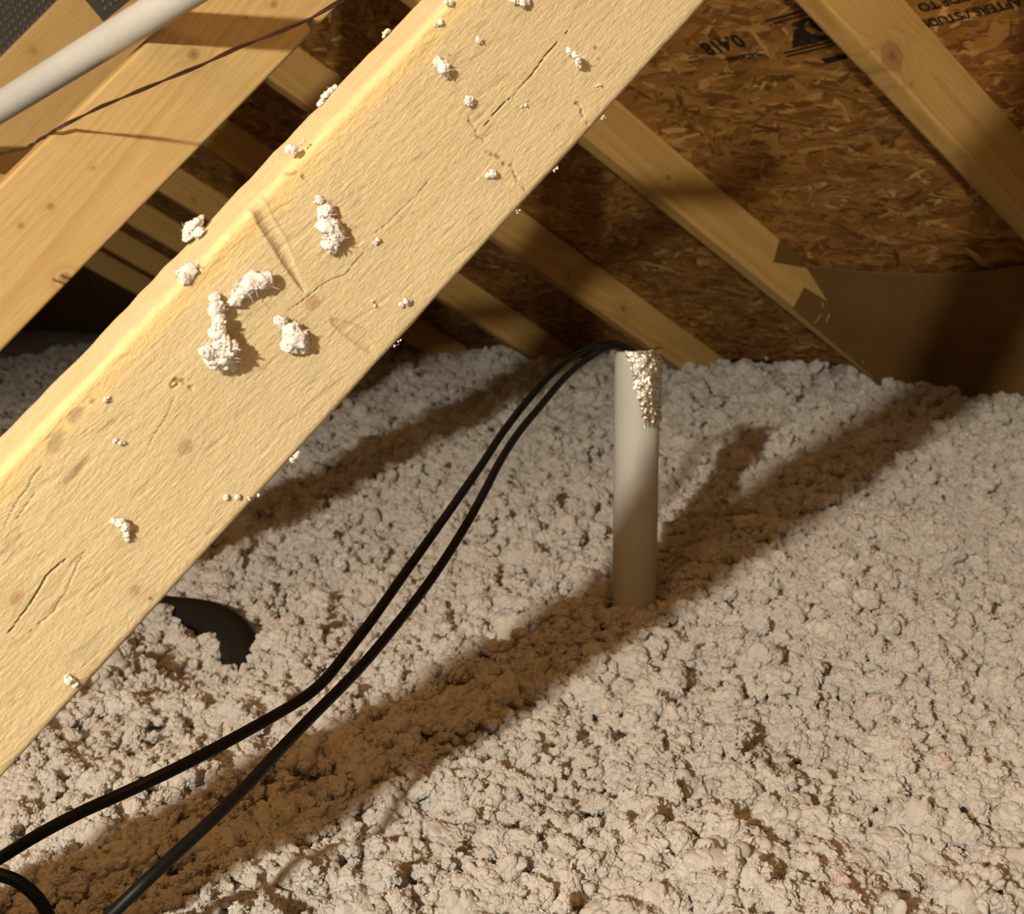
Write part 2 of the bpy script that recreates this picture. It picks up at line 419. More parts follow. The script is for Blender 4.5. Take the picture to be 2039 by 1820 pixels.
M_PVC = pvc_material('white_pvc', (.52, .535, .52))
M_PVC_GREY = pvc_material('grey_white_pvc', (.42, .435, .40))
M_CABLE = simple('black_cable_jacket', (.0045, .0045, .005), .5, **{'Specular IOR Level': .2})
M_HOSE = simple('black_hose', (.010, .009, .007), .55, **{'Specular IOR Level': .2})
M_WIRE = simple('brown_wire', (.045, .015, .006), .5)
M_INK = simple('black_stencil_ink', (.028, .020, .012), .9, **{'Specular IOR Level': .05})
M_STEEL = simple('galvanised_steel', (.30, .30, .27), .45, Metallic=.8)
M_STEEL_DARK = simple('dark_plate_steel', (.055, .055, .048), .6, Metallic=.4)  # plate base, a darker grey than its teeth
M_STAPLE = simple('staple_steel', (.62, .55, .42), .4, Metallic=.5)


def foil_material():
    t = NT('crumpled_foil_tape')
    n1 = t.bump(t.tex(260, 3, .6, None, .8), .8, .003)
    return t.fin((.84, .85, .78), .15, n1, Metallic=1.0)


def card_material():
    t = NT('brown_cardboard')
    a = t.tex(6, 3); b = t.tex(1, 2, .5, (3, 260, 3))
    c = t.mix(t.ramp(a, [(.3, (.14, .078, .022)), (.7, (.19, .112, .034))]), t.ramp(b, [(.35, (.9, .88, .85)), (.65, (1, 1, 1))]), .6, 'MULTIPLY')
    return t.fin(c, .85, t.bump(b, .15, .0005), **{'Specular IOR Level': .15})


def fluff_material(name, c, trans=.35, tint=.08):
    t = NT(name)
    oi = t.n('ShaderNodeObjectInfo')
    base = t.ramp(oi.outputs['Random'], [(0.0, tuple(k * (1 - tint) for k in c)), (.55, c), (.992, tuple(min(1, k * 1.05) for k in c)), (1.0, (c[0], c[1] * (.88 if tint > .04 else 1), c[2] * (.86 if tint > .04 else 1)))])
    f1 = t.tex(520, 2, .7, None, .5)
    base = t.mix(base, t.ramp(f1, [(.3, (.93, .92, .90)), (.6, (1, 1, 1))]), .7, 'MULTIPLY')
    nb = t.bump(f1, .6, .0010)
    d = t.n('ShaderNodeBsdfDiffuse'); tr = t.n('ShaderNodeBsdfTranslucent'); mx = t.n('ShaderNodeMixShader')
    t.l(base, d.inputs[0]); t.l(base, tr.inputs[0]); t.l(nb, d.inputs['Normal'])
    mx.inputs[0].default_value = trans
    t.l(d.outputs[0], mx.inputs[1]); t.l(tr.outputs[0], mx.inputs[2]); t.l(mx.outputs[0], t.out.inputs[0])
    return t.m


M_FOIL, M_CARD = foil_material(), card_material()
M_FLUFF = fluff_material('blown_fibreglass', (.955, .925, .875), .45, .05)
M_TUFT = fluff_material('fibreglass_tuft', (.93, .885, .85), .4, .03)


def osb_material():
    t = NT('oriented_strand_board')
    st = t.tex(1, 2, .6, (420, 30, 200))
    c = t.mix(t.col(), t.ramp(st, [(.3, (.78, .74, .7)), (.65, (1.05, 1.03, 1.0))]), .8, 'MULTIPLY')
    return t.fin(c, .62, t.bump(st, .3, .0006), **{'Specular IOR Level': .3})


M_OSB = osb_material()

# ------------------------------------------------------------------ lumber
LIGHT = np.array((.55, .36, .125)); LATE = np.array((.43, .245, .06)); KNOT = np.array((.36, .19, .07)); KNOT_D = np.array((.10, .05, .02))


def grain(u, v, z, seed, knots=(), ring=.0065, contrast=.55, centre=None, light=LIGHT, late=LATE, knot_mix=.85):
    r_ = np.random.default_rng(seed)
    vc, zc = centre if centre is not None else (r_.uniform(-.02, .11), r_.uniform(-.14, -.05))
    rho = np.sqrt((v - vc - .012 * noise(u * 1.7, u * 0 + .3, seed)) ** 2 + (z - zc - .014 * noise(u * 1.3, u * 0 + 7.7, seed + 1)) ** 2)
    rho = rho + .0012 * fbm(u * 6, v * 45, seed + 2, 3)
    kc = np.zeros(np.shape(u)); kd = np.zeros(np.shape(u)); kr_ = np.zeros(np.shape(u))
    for (ku, kv, kr) in [k[:3] for k in knots]:
        d = np.hypot((u - ku) / 1.25, v - kv)
        rho = rho + 1.5 * kr * np.exp(-(d / (1.9 * kr)) ** 2)
        dn = d * (1 + .12 * noise(u * 300, v * 300, seed + 5))
        m_ = sstep(kr * 1.08, kr * .8, dn)
        kc = np.maximum(kc, m_); kd = np.maximum(kd, sstep(kr * .55, kr * .1, dn) * .7 + .5 * np.exp(-((dn - kr) / (kr * .16)) ** 2))
        kr_ = np.maximum(kr_, np.exp(-(d / (2.2 * kr)) ** 2))
    ph = rho / ring
    fr = ph - np.floor(ph)
    band = np.where(fr < .8, sstep(0, .8, fr), 1 - sstep(.8, 1, fr))
    band = band * (.55 + .45 * noise(u * .8, np.floor(ph) * 3.1, seed + 9))
    tone = .5 + .5 * fbm(u * 2.2, v * 14 + z * 14, seed + 3, 3)
    c = light * (1 - contrast * band)[..., None] + late * (contrast * band)[..., None]
    c = c * (.90 + .14 * tone)[..., None]
    c = c * (1 - .10 * kr_)[..., None]
    kn = KNOT * (1 - np.clip(kd, 0, 1))[..., None] + KNOT_D * np.clip(kd, 0, 1)[..., None]
    return c * (1 - knot_mix * kc)[..., None] + kn * (knot_mix * kc)[..., None]


def lumber(name, basis, u_list, W=.089, T=.038, seed=1, mat=None, knots=(), dv=.002, dz=.003, edge=.003, paint=None, shape=None, parent=None, at=None, **gk):
    """one board: rounded-rectangle section swept along local x. Local y runs up (v is measured down from the top edge), local z faces out."""
    O, d, w, z = (Vector(b) for b in basis)
    vs_ = np.unique(np.concatenate([np.linspace(0, edge, 4), np.arange(edge, W - edge, dv), np.linspace(W - edge, W, 4)]))
    def off(v):
        e = np.minimum(v, W - v); e = np.clip(edge - e, 0, edge)
        return edge - np.sqrt(np.maximum(edge ** 2 - e ** 2, 0))
    per = [(v, -o) for v, o in zip(vs_, off(vs_))]
    zs = np.linspace(-edge, -T + edge, max(2, int((T - 2 * edge) / dz)))
    per += [(W, q) for q in zs]
    per += [(v, -T + o) for v, o in zip(vs_[::-6], off(vs_[::-6]))]
    per += [(0.0, q) for q in zs[::-1]]
    keep = [per[0]]
    for q in per[1:]:
        if abs(q[0] - keep[-1][0]) + abs(q[1] - keep[-1][1]) > 1e-5: keep.append(q)
    if abs(keep[0][0] - keep[-1][0]) + abs(keep[0][1] - keep[-1][1]) < 1e-5: keep.pop()
    per = np.array(keep)
    u = np.asarray(u_list, float)
    U = np.repeat(u, len(per)); Vv = np.tile(per[:, 0], len(u)); Zz = np.tile(per[:, 1], len(u))
    C = grain(U, Vv, Zz, seed, knots, **gk)
    if shape is not None: U, Vv, Zz = shape(U, Vv, Zz)
    if paint is not None: U, Vv, Zz, C = paint(U, Vv, Zz, C)
    verts = np.stack([U, -Vv, Zz], 1)
    n = len(per); m_ = len(u)
    i, j = np.meshgrid(np.arange(m_ - 1), np.arange(n), indexing='ij')
    a = i * n + j; b = i * n + (j + 1) % n
    F = np.stack([a, b, b + n, a + n], -1).reshape(-1, 4).tolist()
    F += [tuple(range(n - 1, -1, -1)), tuple(range((m_ - 1) * n, m_ * n))]
    mw = Matrix((d, -w, z)).transposed().to_4x4(); mw.translation = O
    me = bpy.data.meshes.new(name)
    me.from_pydata(verts.tolist(), [], F)
    # make sure faces look outwards
    me.update()
    p0 = me.polygons[0]
    a_ = me.color_attributes.new('Col', 'FLOAT_COLOR', 'POINT')
    cc = np.ones((len(verts), 4), np.float32); cc[:, :3] = C
    a_.data.foreach_set('color', cc.ravel())
    sm = np.ones(len(me.polygons), bool); sm[-2:] = False
    me.polygons.foreach_set('use_smooth', sm)
    if p0.normal.z < 0: me.flip_normals()
    me.materials.append(mat or M_WOOD)
    o = bpy.data.objects.new(name, me)
    o.matrix_world = mw
    if parent: o.parent = parent
    col.objects.link(o)
    return o


def spans(*parts):
    return np.unique(np.concatenate([np.arange(a, b, st) for a, b, st in parts] + [[parts[-1][1]]]).round(6))


# ------------------------------------------------------------------ the roof: osb panels between and above the rafters
def roof_pt(y, s_, depth=0.0):
    """point under the roof plane: y along the ridge, s_ metres down the slope, depth below the sheathing"""
    return Vector((s_ * CS - SN * depth, y, ROOF_H - s_ * SN - CS * depth))


roof = empty('ceiling', (0, 2.0, ROOF_H))
tag(roof, 'sloping roof deck of brown strand board panels above the rafters', 'roof', kind='structure')
E_S = 1.715 / CS            # horizontal seam
def strand_colors(n, r_):
    pal = np.array([(.27, .130, .030), (.33, .172, .045), (.20, .090, .019), (.42, .245, .075), (.145, .058, .012), (.50, .32, .12), (.29, .135, .027)])
    w = np.array([.24, .24, .18, .11, .11, .04, .08])
    return pal[r_.choice(len(pal), n, p=w)] * r_.uniform(.95, 1.4, (n, 1))


def osb_panel(y0, y1, s0, s1, seed, dens):
    r_ = np.random.default_rng(seed)
    mw = Matrix((Vector((CS, 0, -SN)), Vector((0, -1, 0)), Vector((-SN, 0, -CS)))).transposed().to_4x4()
    mw.translation = roof_pt(0, 0)
    # local x = down slope, y = -ridge axis, z = down out of the board
    g = .0015
    V = [(a, -b, c) for a in (s0 + g, s1 - g) for b in (y0 + g, y1 - g) for c in (-.011, 0)]
    F = [(0, 1, 3, 2), (4, 6, 7, 5), (0, 4, 5, 1), (2, 3, 7, 6), (0, 2, 6, 4), (1, 5, 7, 3)]
    p = mesh_obj('osb_panel', V, F, M_OSB, colors=np.tile((.24, .115, .028), (8, 1)))
    p.parent = roof
    p.matrix_parent_inverse = Matrix.Translation(-Vector(roof.location))
    p.matrix_basis = mw
    # strands pressed into the face: thin overlapping slivers of wood
    n = int((y1 - y0) * (s1 - s0) * dens)
    if n:
        cy, cx = r_.uniform(y0 + .01, y1 - .01, n), r_.uniform(s0 + .01, s1 - .01, n)
        L = r_.uniform(.03, .12, n) / 2; Wd = r_.uniform(.003, .022, n) / 2
        a = r_.normal(0, .42, n) + np.where(r_.random(n) < .12, 1.3, 0)
        hgt = r_.uniform(.0002, .0013, n)
        tl = r_.normal(0, .012, n); tw = r_.normal(0, .03, n)
        C = strand_colors(n, r_)
        kx = np.array([-1, -.55, .6, 1, .5, -.6]); ky = np.array([.2, 1, .9, -.1, -1, -.85])
        jit = r_.uniform(.75, 1.15, (n, 6))
        lx = kx * L[:, None] * jit; ly = ky * Wd[:, None] * jit
        ca, sa = np.cos(a)[:, None], np.sin(a)[:, None]
        yy = np.clip(cy[:, None] + lx * ca - ly * sa, y0 + g, y1 - g); xx = np.clip(cx[:, None] + lx * sa + ly * ca, s0 + g, s1 - g)
        zz = np.maximum(hgt[:, None] + lx * tl[:, None] + ly * tw[:, None], .0001)
        top = np.stack([xx, -yy, zz], -1)
        V = top.reshape(-1, 3)
        idx = np.arange(n * 6).reshape(n, 6)
        F = idx[:, ::-1].tolist()
        st = mesh_obj('wood_strands', V, F, M_OSB, colors=np.repeat(C, 6, 0))
        st['kind'] = 'stuff'
        st.parent = p
    return p


panel_main = osb_panel(-.25, 2.188, E_S - 1.22, E_S, 11, 9000)
panel_low = osb_panel(.42, 2.81, E_S, 2.43, 12, 9000)
osb_panel(2.188, 4.63, E_S - 1.22, E_S, 13, 5000)
osb_panel(2.81, 5.25, E_S, 2.43, 14, 5000)
osb_panel(-2.0, .42, E_S, 2.43, 15, 1200)
osb_panel(-2.7, -.25, E_S - 1.22, E_S, 16, 1200)
for k, (a, b) in enumerate(((-2.0, .42), (.42, 2.81), (2.81, 5.25), (5.25, 10.28))):
    osb_panel(a, b, E_S - 2.44, E_S - 1.22, 17 + k, 2500 if a > 0 else 600)
    osb_panel(a, b, E_S - 3.66, E_S - 2.44, 27 + k, 0)
osb_panel(4.63, 10.28, E_S - 1.22, E_S, 41, 500)
osb_panel(5.25, 10.28, E_S, 2.43, 42, 500)


# the other side of the roof and the far gable; the near end is open to the rest of the house
RIDGE = E_S - 3.66
ridge_pt = roof_pt(0, RIDGE)
for k in range(3):
    for a in (-2.7, -.1, 2.5, 5.1, 7.7):
        q0, q1 = 1.22 * k + .0015, 1.22 * (k + 1) - .0015
        P4 = [Vector((ridge_pt.x - q * CS, yy, ridge_pt.z - q * SN)) for q, yy in ((q0, a), (q1, a), (q1, a + 2.59), (q0, a + 2.59))]
        V, F = slab(P4, (-SN * .011, 0, CS * .011))
        o = mesh_obj('osb_panel', V, F, M_OSB, roof, colors=np.tile((.24, .115, .028), (8, 1)))
V, F = slab([(2.13, 10.29, 0), (2.13, 10.29, ROOF_H - 2.13 * SN / CS), (ridge_pt.x, 10.29, ridge_pt.z), (2 * ridge_pt.x - 2.13, 10.29, ROOF_H - 2.13 * SN / CS), (2 * ridge_pt.x - 2.13, 10.29, 0)], (0, .011, 0))
gable = mesh_obj('wall_far', V, F, M_OSB, colors=np.tile((.24, .115, .028), (10, 1)))
tag(gable, 'strand board gable wall lost in the dark at the far end', 'wall', kind='structure')


# mill stamp printed on the main panel (reads upside down from the camera)
def stamp_text(body, y_, s_, size, sx=1.0, shear=0.0, name='stamp_lettering'):
    cu = bpy.data.curves.new(name, 'FONT'); cu.body = body; cu.size = size; cu.shear = shear; cu.offset = min(.0013, size * .035); cu.align_x = 'LEFT'
    tmp = bpy.data.objects.new(name, cu); col.objects.link(tmp)
    bpy.context.view_layer.update()
    me = bpy.data.meshes.new_from_object(tmp.evaluated_get(bpy.context.evaluated_depsgraph_get()))
    me.name = name
    bpy.data.objects.remove(tmp, do_unlink=True)
    for v in me.vertices:
        x, y = v.co.x * sx, v.co.y
        v.co = (s_ + y, -(y_ + x), .0027)
    me.materials.clear(); me.materials.append(M_INK)
    o = bpy.data.objects.new(name, me); col.objects.link(o); o.parent = panel_main
    tag(o, 'black stencilled lettering')
    return o


stamp_text('0.418', 1.246, 1.390, .036, .98)
stamp_text('THICKNESS', 1.238, 1.430, .0125, 1.05)
stamp_text('RAFTERS / STUDS', .835, 1.448, .020, .95)
stamp_text('THIS SIDE TO', .855, 1.420, .020, .95)


def ink(rects, name):
    V, F = [], []
    for (ya, yb, sa, sb) in rects:
        b = len(V)
        V += [(sa, -ya, .0025), (sb, -ya, .0025), (sb, -yb, .0025), (sa, -yb, .0025)]
        F.append((b, b + 1, b + 2, b + 3))
    o = mesh_obj(name, V, F, M_INK); o.parent = panel_main
    return o


ink([(1.02, 1.185, 1.379, 1.3825), (1.02, 1.175, 1.387, 1.390), (1.02, 1.205, 1.4445, 1.448), (1.02, 1.205, 1.452, 1.455), (1.118, 1.158, 1.474, 1.484)], 'stamp_rule')
# emblem: a dark ragged block with a pale crescent left open in it
NA, NR = 60, 14
V, F = [], []
for i in range(NA + 1):
    for j in range(NR + 1):
        V.append((1.396 + .045 * j / NR, -(1.02 + .175 * i / NA), .0024))
for i in range(NA):
    for j in range(NR):
        yy, ss = 1.02 + .175 * (i + .5) / NA, 1.396 + .045 * (j + .5) / NR
        d1 = math.hypot((yy - 1.118) / 1.2, ss - 1.416); d2 = math.hypot((yy - 1.110) / 1.2, ss - 1.412)
        pale = d1 < .017 and d2 > .0145
        rag = float(noise(yy * 160, ss * 260, 811))
        inside = yy < 1.185 - .9 * (1.441 - ss) + .008 * rag and rag > -.72
        if inside and not pale: F.append((i * (NR + 1) + j, (i + 1) * (NR + 1) + j, (i + 1) * (NR + 1) + j + 1, i * (NR + 1) + j + 1))
o = mesh_obj('stamp_emblem', V, F, M_INK); o.parent = panel_main

# ------------------------------------------------------------------ rafters (truss top chords), 0.61 m apart
RAFTER_LABEL = {
    0: 'pale rafter at the far right, large brown knot on its face',
    1: 'rafter second from the right, cardboard flap stapled along its lower end',
    2: 'rafter third from the right, ending behind the foil-topped pipe',
    3: 'dim rafter fourth from the right, its foot just left of the foil-topped pipe',
    4: 'dim rafter just beyond the one left of the pipe, seen between the two diagonal boards',
    5: 'very dark rafter, second deepest seen between the two diagonal boards',
    6: 'faintest and deepest rafter in the black gap between the two diagonal boards',
    -1: 'rafter outside the right edge that carries the top of the big brace',
}
for i in range(-1, 8):
    y = X1 + .61 * i
    basis = (roof_pt(y, 0), (CS, 0, -SN), (-SN, 0, -CS), (0, -1, 0))
    near = i in (0, 1, 2)
    us = spans((-1.9, .3, .1), (.3, 2.425, .004 if near else .02))
    kn = {0: R1_KNOTS, 1: [(1.62, .05, .004), (1.30, .03, .003)], 2: [(1.9, .06, .004), (2.08, .05, .009), (1.75, .04, .003)]}.get(i, [(.6 + .37 * ((i * 7) % 5), .04, .005), (1.4, .06, .004)])
    ctr = {0: (.055, -.012), 1: (.03, -.16), 2: (.02, -.15)}.get(i)
    o = lumber('rafter', basis, us, seed=60 + i, knots=kn, dv=.002 if near else .006, dz=.004, ring=.0062 if i == 0 else .006, contrast=.85, centre=ctr)
    tag(o, RAFTER_LABEL.get(i, 'black rafter lost in the dark at the deep end of the attic'), 'rafter', 'roof rafters')

# ------------------------------------------------------------------ big diagonal brace in front
def brace_paint(U, V, Z, C):
    front = Z > -.0035
    hgt = np.zeros(len(U))
    tone = fbm(U * 7, V * 22, 301, 3)
    C = C * (1 + .05 * tone)[:, None]
    # torn fibres left by the saw, slightly oblique to the board
    f1 = fbm((U + .30 * V) * 150, (V - .12 * U) * 900, 311, 3); f2 = fbm(U * 420, V * 1300, 317, 2)
    hgt += np.where(front, .00013 * f1 + .00008 * f2, 0)
    tear = sstep(.30, .62, fbm((U + .35 * V) * 55, (V - .2 * U) * 260, 331, 3))
    hgt -= np.where(front, .00022 * tear, 0)
    C = C * (1 - .10 * (tear * front))[:, None]
    # waney, smoother and yellower strip along the top edge
    top = sstep(.013, .004, V + .002 * noise(U * 9, U * 0, 5)) * front
    C = C * (1 - .55 * top)[:, None] + np.array((.72, .52, .22)) * (.55 * top)[:, None]
    for q in B_PINS:
        d = np.hypot(U - q[0], V - q[1]); k = sstep(q[2] * 1.1, q[2] * .5, d) * front
        C = C * (1 - .75 * k)[:, None] + np.array((.16, .08, .03)) * (.75 * k)[:, None]
    for (su, sv, sl, sw) in B_STAIN:
        e = np.sqrt(((U - su) / sl) ** 2 + ((V - sv) / sw) ** 2) + .55 * fbm(U * 160, V * 420, 341, 3)
        k = sstep(1.15, .45, e) * front * .72
        C = C * (1 - k)[:, None] + np.array((.30, .235, .15)) * k[:, None]
        hgt -= .0003 * k
    for n_, pl in enumerate(B_CRACKS):
        wv = V + .0005 * noise(U * 170, U * 0 + n_, 351 + n_)
        d, par = seg_dist(U, wv, pl)
        wd = (.00045 if n_ == 0 else .00032) * np.sin(np.clip(par, .02, .98) * math.pi) ** .5
        k = sstep(wd, wd * .25, d) * front
        hgt -= .0014 * k * (1 if n_ in (0, 2) else .5)
        k = k * (1 if n_ in (0, 1, 2) else .5)
        C = C * (1 - .72 * k)[:, None] + np.array((.12, .065, .022)) * (.72 * k)[:, None]
    for n_, pl in enumerate(B_SQUIG):
        wv = V + .0011 * noise(U * 420, V * 420, 371 + n_); wu = U + .0011 * noise(U * 420 + 9, V * 420, 381 + n_)
        d, par = seg_dist(wu, wv, pl)
        k = sstep(.0011, .0003, d) * front * sstep(-.5, .3, noise(U * 700, V * 700, 391))
        hgt -= .0008 * k
        C = C * (1 - .6 * k)[:, None] + np.array((.20, .12, .05)) * (.6 * k)[:, None]
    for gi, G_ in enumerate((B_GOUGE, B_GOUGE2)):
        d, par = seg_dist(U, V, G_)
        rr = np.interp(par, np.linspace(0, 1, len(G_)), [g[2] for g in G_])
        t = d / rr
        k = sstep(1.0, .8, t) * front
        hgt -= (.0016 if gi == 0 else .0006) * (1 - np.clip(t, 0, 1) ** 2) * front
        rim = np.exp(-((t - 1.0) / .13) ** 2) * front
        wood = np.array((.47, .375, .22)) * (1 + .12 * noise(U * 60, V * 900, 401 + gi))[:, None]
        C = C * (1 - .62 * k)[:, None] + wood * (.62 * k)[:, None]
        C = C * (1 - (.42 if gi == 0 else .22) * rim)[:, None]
    Z = Z + hgt
    V = V + np.where((V < .0005), .0005 * noise(U * 26, U * 0, 421) + .0003 * noise(U * 130, U * 0, 423), 0)
    V = V + np.where((V > .0885), .0004 * noise(U * 40, U * 0, 425), 0)
    return U, V, Z, C


us = spans((-.68, -.27, .02), (-.27, .27, .0006), (.27, .70, .02))
brace = lumber('diagonal_brace', BRACE, us, seed=5, mat=M_SAWN, knots=B_KNOTS, dv=.0005, dz=.0016, edge=.0035, paint=brace_paint, ring=.011, contrast=.22, centre=(.03, -.22), light=np.array((.555, .468, .285)), late=np.array((.45, .325, .15)), knot_mix=.5)
tag(brace, 'big rough-sawn diagonal timber brace in the foreground, specked with white fluff', 'timber')

# ------------------------------------------------------------------ second diagonal board behind it, with a chipped lower edge
def notch_shape(U, V, Z):
    nu = [q[0] for q in W2_NOTCH]; nv = [q[1] for q in W2_NOTCH]
    prof = np.interp(U, [min(nu) - .001, nu[1], nu[2], nu[3], max(nu) + .001], [.089, nv[1], nv[2], nv[3], .089], left=.2, right=.2)
    return U, np.minimum(V, prof), Z


def web2_paint(U, V, Z, C):
    # split, dark branch knot at the lower edge
    k0 = W2_KNOTS[4]
    front = Z > -.0035
    for q, (a, b) in enumerate((((k0[0] - .004, k0[1] + .001), (k0[0] - .0005, k0[1] + .0088)), ((k0[0] - .011, k0[1] - .001), (k0[0] - .007, k0[1] + .0085)))):
        d, par = seg_dist(U, V + .0004 * noise(U * 900, V * 900, 77 + q), [a, b])
        k = sstep(.0011, .0003, d) * front
        C = C * (1 - .9 * k)[:, None] + np.array((.04, .018, .006)) * (.9 * k)[:, None]
        Z = Z - .0012 * k
    return U, V, Z, C


us = spans((-.55, -.02, .02), (-.02, .50, .0014), (.50, .74, .02))
web2 = lumber('truss_web', WEB2, us, seed=21, knots=[k for i, k in enumerate(W2_KNOTS) if i != 4] + [(W2_KNOTS[4][0] - .004, W2_KNOTS[4][1] + .004, .004)], dv=.0010, dz=.003, shape=notch_shape, paint=web2_paint, ring=.0042, contrast=.62, centre=(.065, -.045), light=np.array((.53, .385, .168)), late=np.array((.41, .265, .085)))
tag(web2, 'smooth diagonal board at upper left, chipped lower edge, crossed by a thin wire', 'timber')

b3 = (WEB3[0], WEB3[1], WEB3[2], WEB3[3])
web3 = lumber('truss_web', b3, spans((-1.0, -.25, .05), (-.25, .25, .003), (.25, .45, .05)), W=.140, seed=33, knots=[(W3_KNOT[0], W3_KNOT[1], .0045)], dv=.003, contrast=.5, light=np.array((.42, .29, .12)), late=np.array((.34, .21, .07)))
tag(web3, 'dull wide board behind the white pipe with a toothed steel plate', 'timber')
O4 = Vector(WEB4[0]) - Vector(WEB4[2]) * .075
web4 = lumber('truss_web', (O4, WEB4[1], WEB4[2], WEB4[3]), spans((-.9, .33, .02)), W=.140, seed=35, dv=.006, contrast=.5)
tag(web4, 'board in the top left corner, covered by a dark toothed plate', 'timber')


def connector_plate(host, u0, v0, ang, lu, lv):
    """galvanised plate with rows of punched teeth, in the host board's local space"""
    ca, sa = math.cos(ang), math.sin(ang)
    def loc(a, b, z): return (u0 + a * ca - b * sa, -(v0 + a * sa + b * ca), z)
    V, F = [], []
    for z in (.0004, .0016):
        V += [loc(0, 0, z), loc(lu, 0, z), loc(lu, lv, z), loc(0, lv, z)]
    F = [(0, 1, 2, 3), (7, 6, 5, 4), (0, 4, 5, 1), (1, 5, 6, 2), (2, 6, 7, 3), (3, 7, 4, 0)]
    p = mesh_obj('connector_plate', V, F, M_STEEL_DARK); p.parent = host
    V, F = [], []
    for r_i, b in enumerate(np.arange(.005, lv - .004, .0075)):
        for a in np.arange(.005 + (.004 if r_i % 2 else 0), lu - .008, .0085):
            n = 6
            base = len(V)
            for k in range(n):
                t = math.pi * k / (n - 1)
                for rr, z in ((.0022, .0017), (.0036, .0034)):
                    V.append(loc(a + .0045 + .8 * rr * math.cos(t), b + .95 * rr * math.sin(t), z))
            for k in range(n - 1):
                F.append((base + 2 * k, base + 2 * k + 1, base + 2 * k + 3, base + 2 * k + 2))
    t_ = mesh_obj('punched_teeth', V, F, M_STEEL); t_['kind'] = 'stuff'; t_.parent = p
    return p


(c0, c1, c2) = PLATE
ang = math.atan2(c2[1] - c0[1], c2[0] - c0[0])
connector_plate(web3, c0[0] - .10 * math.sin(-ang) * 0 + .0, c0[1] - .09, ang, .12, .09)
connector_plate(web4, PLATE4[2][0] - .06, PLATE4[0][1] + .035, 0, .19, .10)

# ------------------------------------------------------------------ white pipe crossing the top left corner
pa, pb = Vector(WPIPE[0]), Vector(WPIPE[1])
V, F = tube([pa + (pb - pa) * t for t in (-.70, -.4, 0, .5, 1, 2, 2.6)], .01335, 32, sub=3)
wp = mesh_obj('plastic_pipe', V, F, M_PVC, smooth=True)
tag(wp, 'white plastic pipe slanting across the top left corner', 'pipe')

# thin twisted wire in front of the second board
wpt = [Vector(p) for p in WIRE]
def strand(ph):
    P = []
    for i in range(len(wpt) - 1):
        for k in range(6):
            P.append(wpt[i].lerp(wpt[i + 1], k / 6))
    out = []
    s_ = 0
    for i, p in enumerate(P):
        if i: s_ += (p - P[i - 1]).length
        t = (P[min(i + 1, len(P) - 1)] - P[max(i - 1, 0)]).normalized()
        a = t.orthogonal().normalized(); b = t.cross(a)
        th = s_ / .11 * 2 * math.pi + ph
        out.append(p + (a * math.cos(th) + b * math.sin(th)) * .00075)
    return out
wire = empty('bell_wire', wpt[6])
tag(wire, 'thin brown two-strand wire looping across the upper left board', 'wire')
for ph in (0, math.pi):
    V, F = tube(strand(ph), .00078, 7, sub=2)
    mesh_obj('wire_strand', V, F, M_WIRE, wire, smooth=True)

# ------------------------------------------------------------------ standing pipe with foil tape and the cables that come out of it
cx, cy, ctop = CONDUIT
R_OUT, R_IN = .0246, .0213
conduit = empty('conduit_pipe', (cx, cy, .20))
tag(conduit, 'grey-white plastic pipe standing in the fluff with a foil-wrapped top', 'pipe')
V, F = [], []
NS = 48
prof = [(R_OUT, .20), (R_OUT, .45), (R_OUT, ctop - .0015), (R_OUT - .001, ctop), (R_IN + .001, ctop), (R_IN, ctop - .0015), (R_IN, .20)]
for r_, z_ in prof:
    for k in range(NS):
        a = 2 * math.pi * k / NS
        V.append((cx + r_ * math.cos(a), cy + r_ * math.sin(a), z_))
for i in range(len(prof) - 1):
    for k in range(NS):
        F.append((i * NS + k, i * NS + (k + 1) % NS, (i + 1) * NS + (k + 1) % NS, (i + 1) * NS + k))
mesh_obj('pipe_wall', V, F, M_PVC_GREY, conduit, smooth=False).data.polygons.foreach_set('use_smooth', np.array([True] * (NS * 2) + [False] * (NS * 3) + [True] * NS))
# foil: angle measured to the right as seen from the camera
a_cam = math.atan2(-cy, -cx)          # direction towards the camera
def side_angle(off):                  # off = -1..1 across the pipe seen from the camera, right positive
    return a_cam + math.asin(max(-1, min(1, off)))
NF, NH = 120, 90
V, F = [], []
ids = {}
def foil_left(t):   # left edge (radians right of the view axis) at depth t (0 top .. 1 bottom)
    return float(np.interp(t, [0, .16, .30, .42, .68, .9, 1.0], [-.62, -.28, -.22, -.16, .10, .26, .42])) 
FOIL_H = .083
for i in range(NH + 1):
    t = i / NH
    for j in range(NF + 1):
        th = -.6 + (2.5 + .6) * j / NF
        bot = .985 + .05 * math.sin(j * .9) + .04 * math.sin(j * 2.3) - max(0, th - 1.15) * .12
        lf = foil_left(t) + .05 * math.sin(i * .55) + .03 * math.sin(i * 1.7)
        if th < lf or t > bot: continue
        nz = float(fbm(th * 3.2 + 5, t * 7.5, 501, 4)); nz2 = float(abs(noise(th * 8, t * 16, 511)))
        rr = R_OUT + .0008 + .0016 * (nz + .6) + .0014 * nz2
        lip = .0035 * max(0, math.sin((th - .35) * 1.3)) + .0012 * float(noise(th * 6, .3, 521)) if i < 3 else 0
        zz = ctop - t * FOIL_H + (lip if i == 0 else lip * .6) + .0012
        a = a_cam + th
        ids[(i, j)] = len(V); V.append((cx + rr * math.cos(a), cy + rr * math.sin(a), zz))
for i in range(NH):
    for j in range(NF):
        q = [(i, j), (i + 1, j), (i + 1, j + 1), (i, j + 1)]
        if all(k in ids for k in q): F.append([ids[k] for k in q])
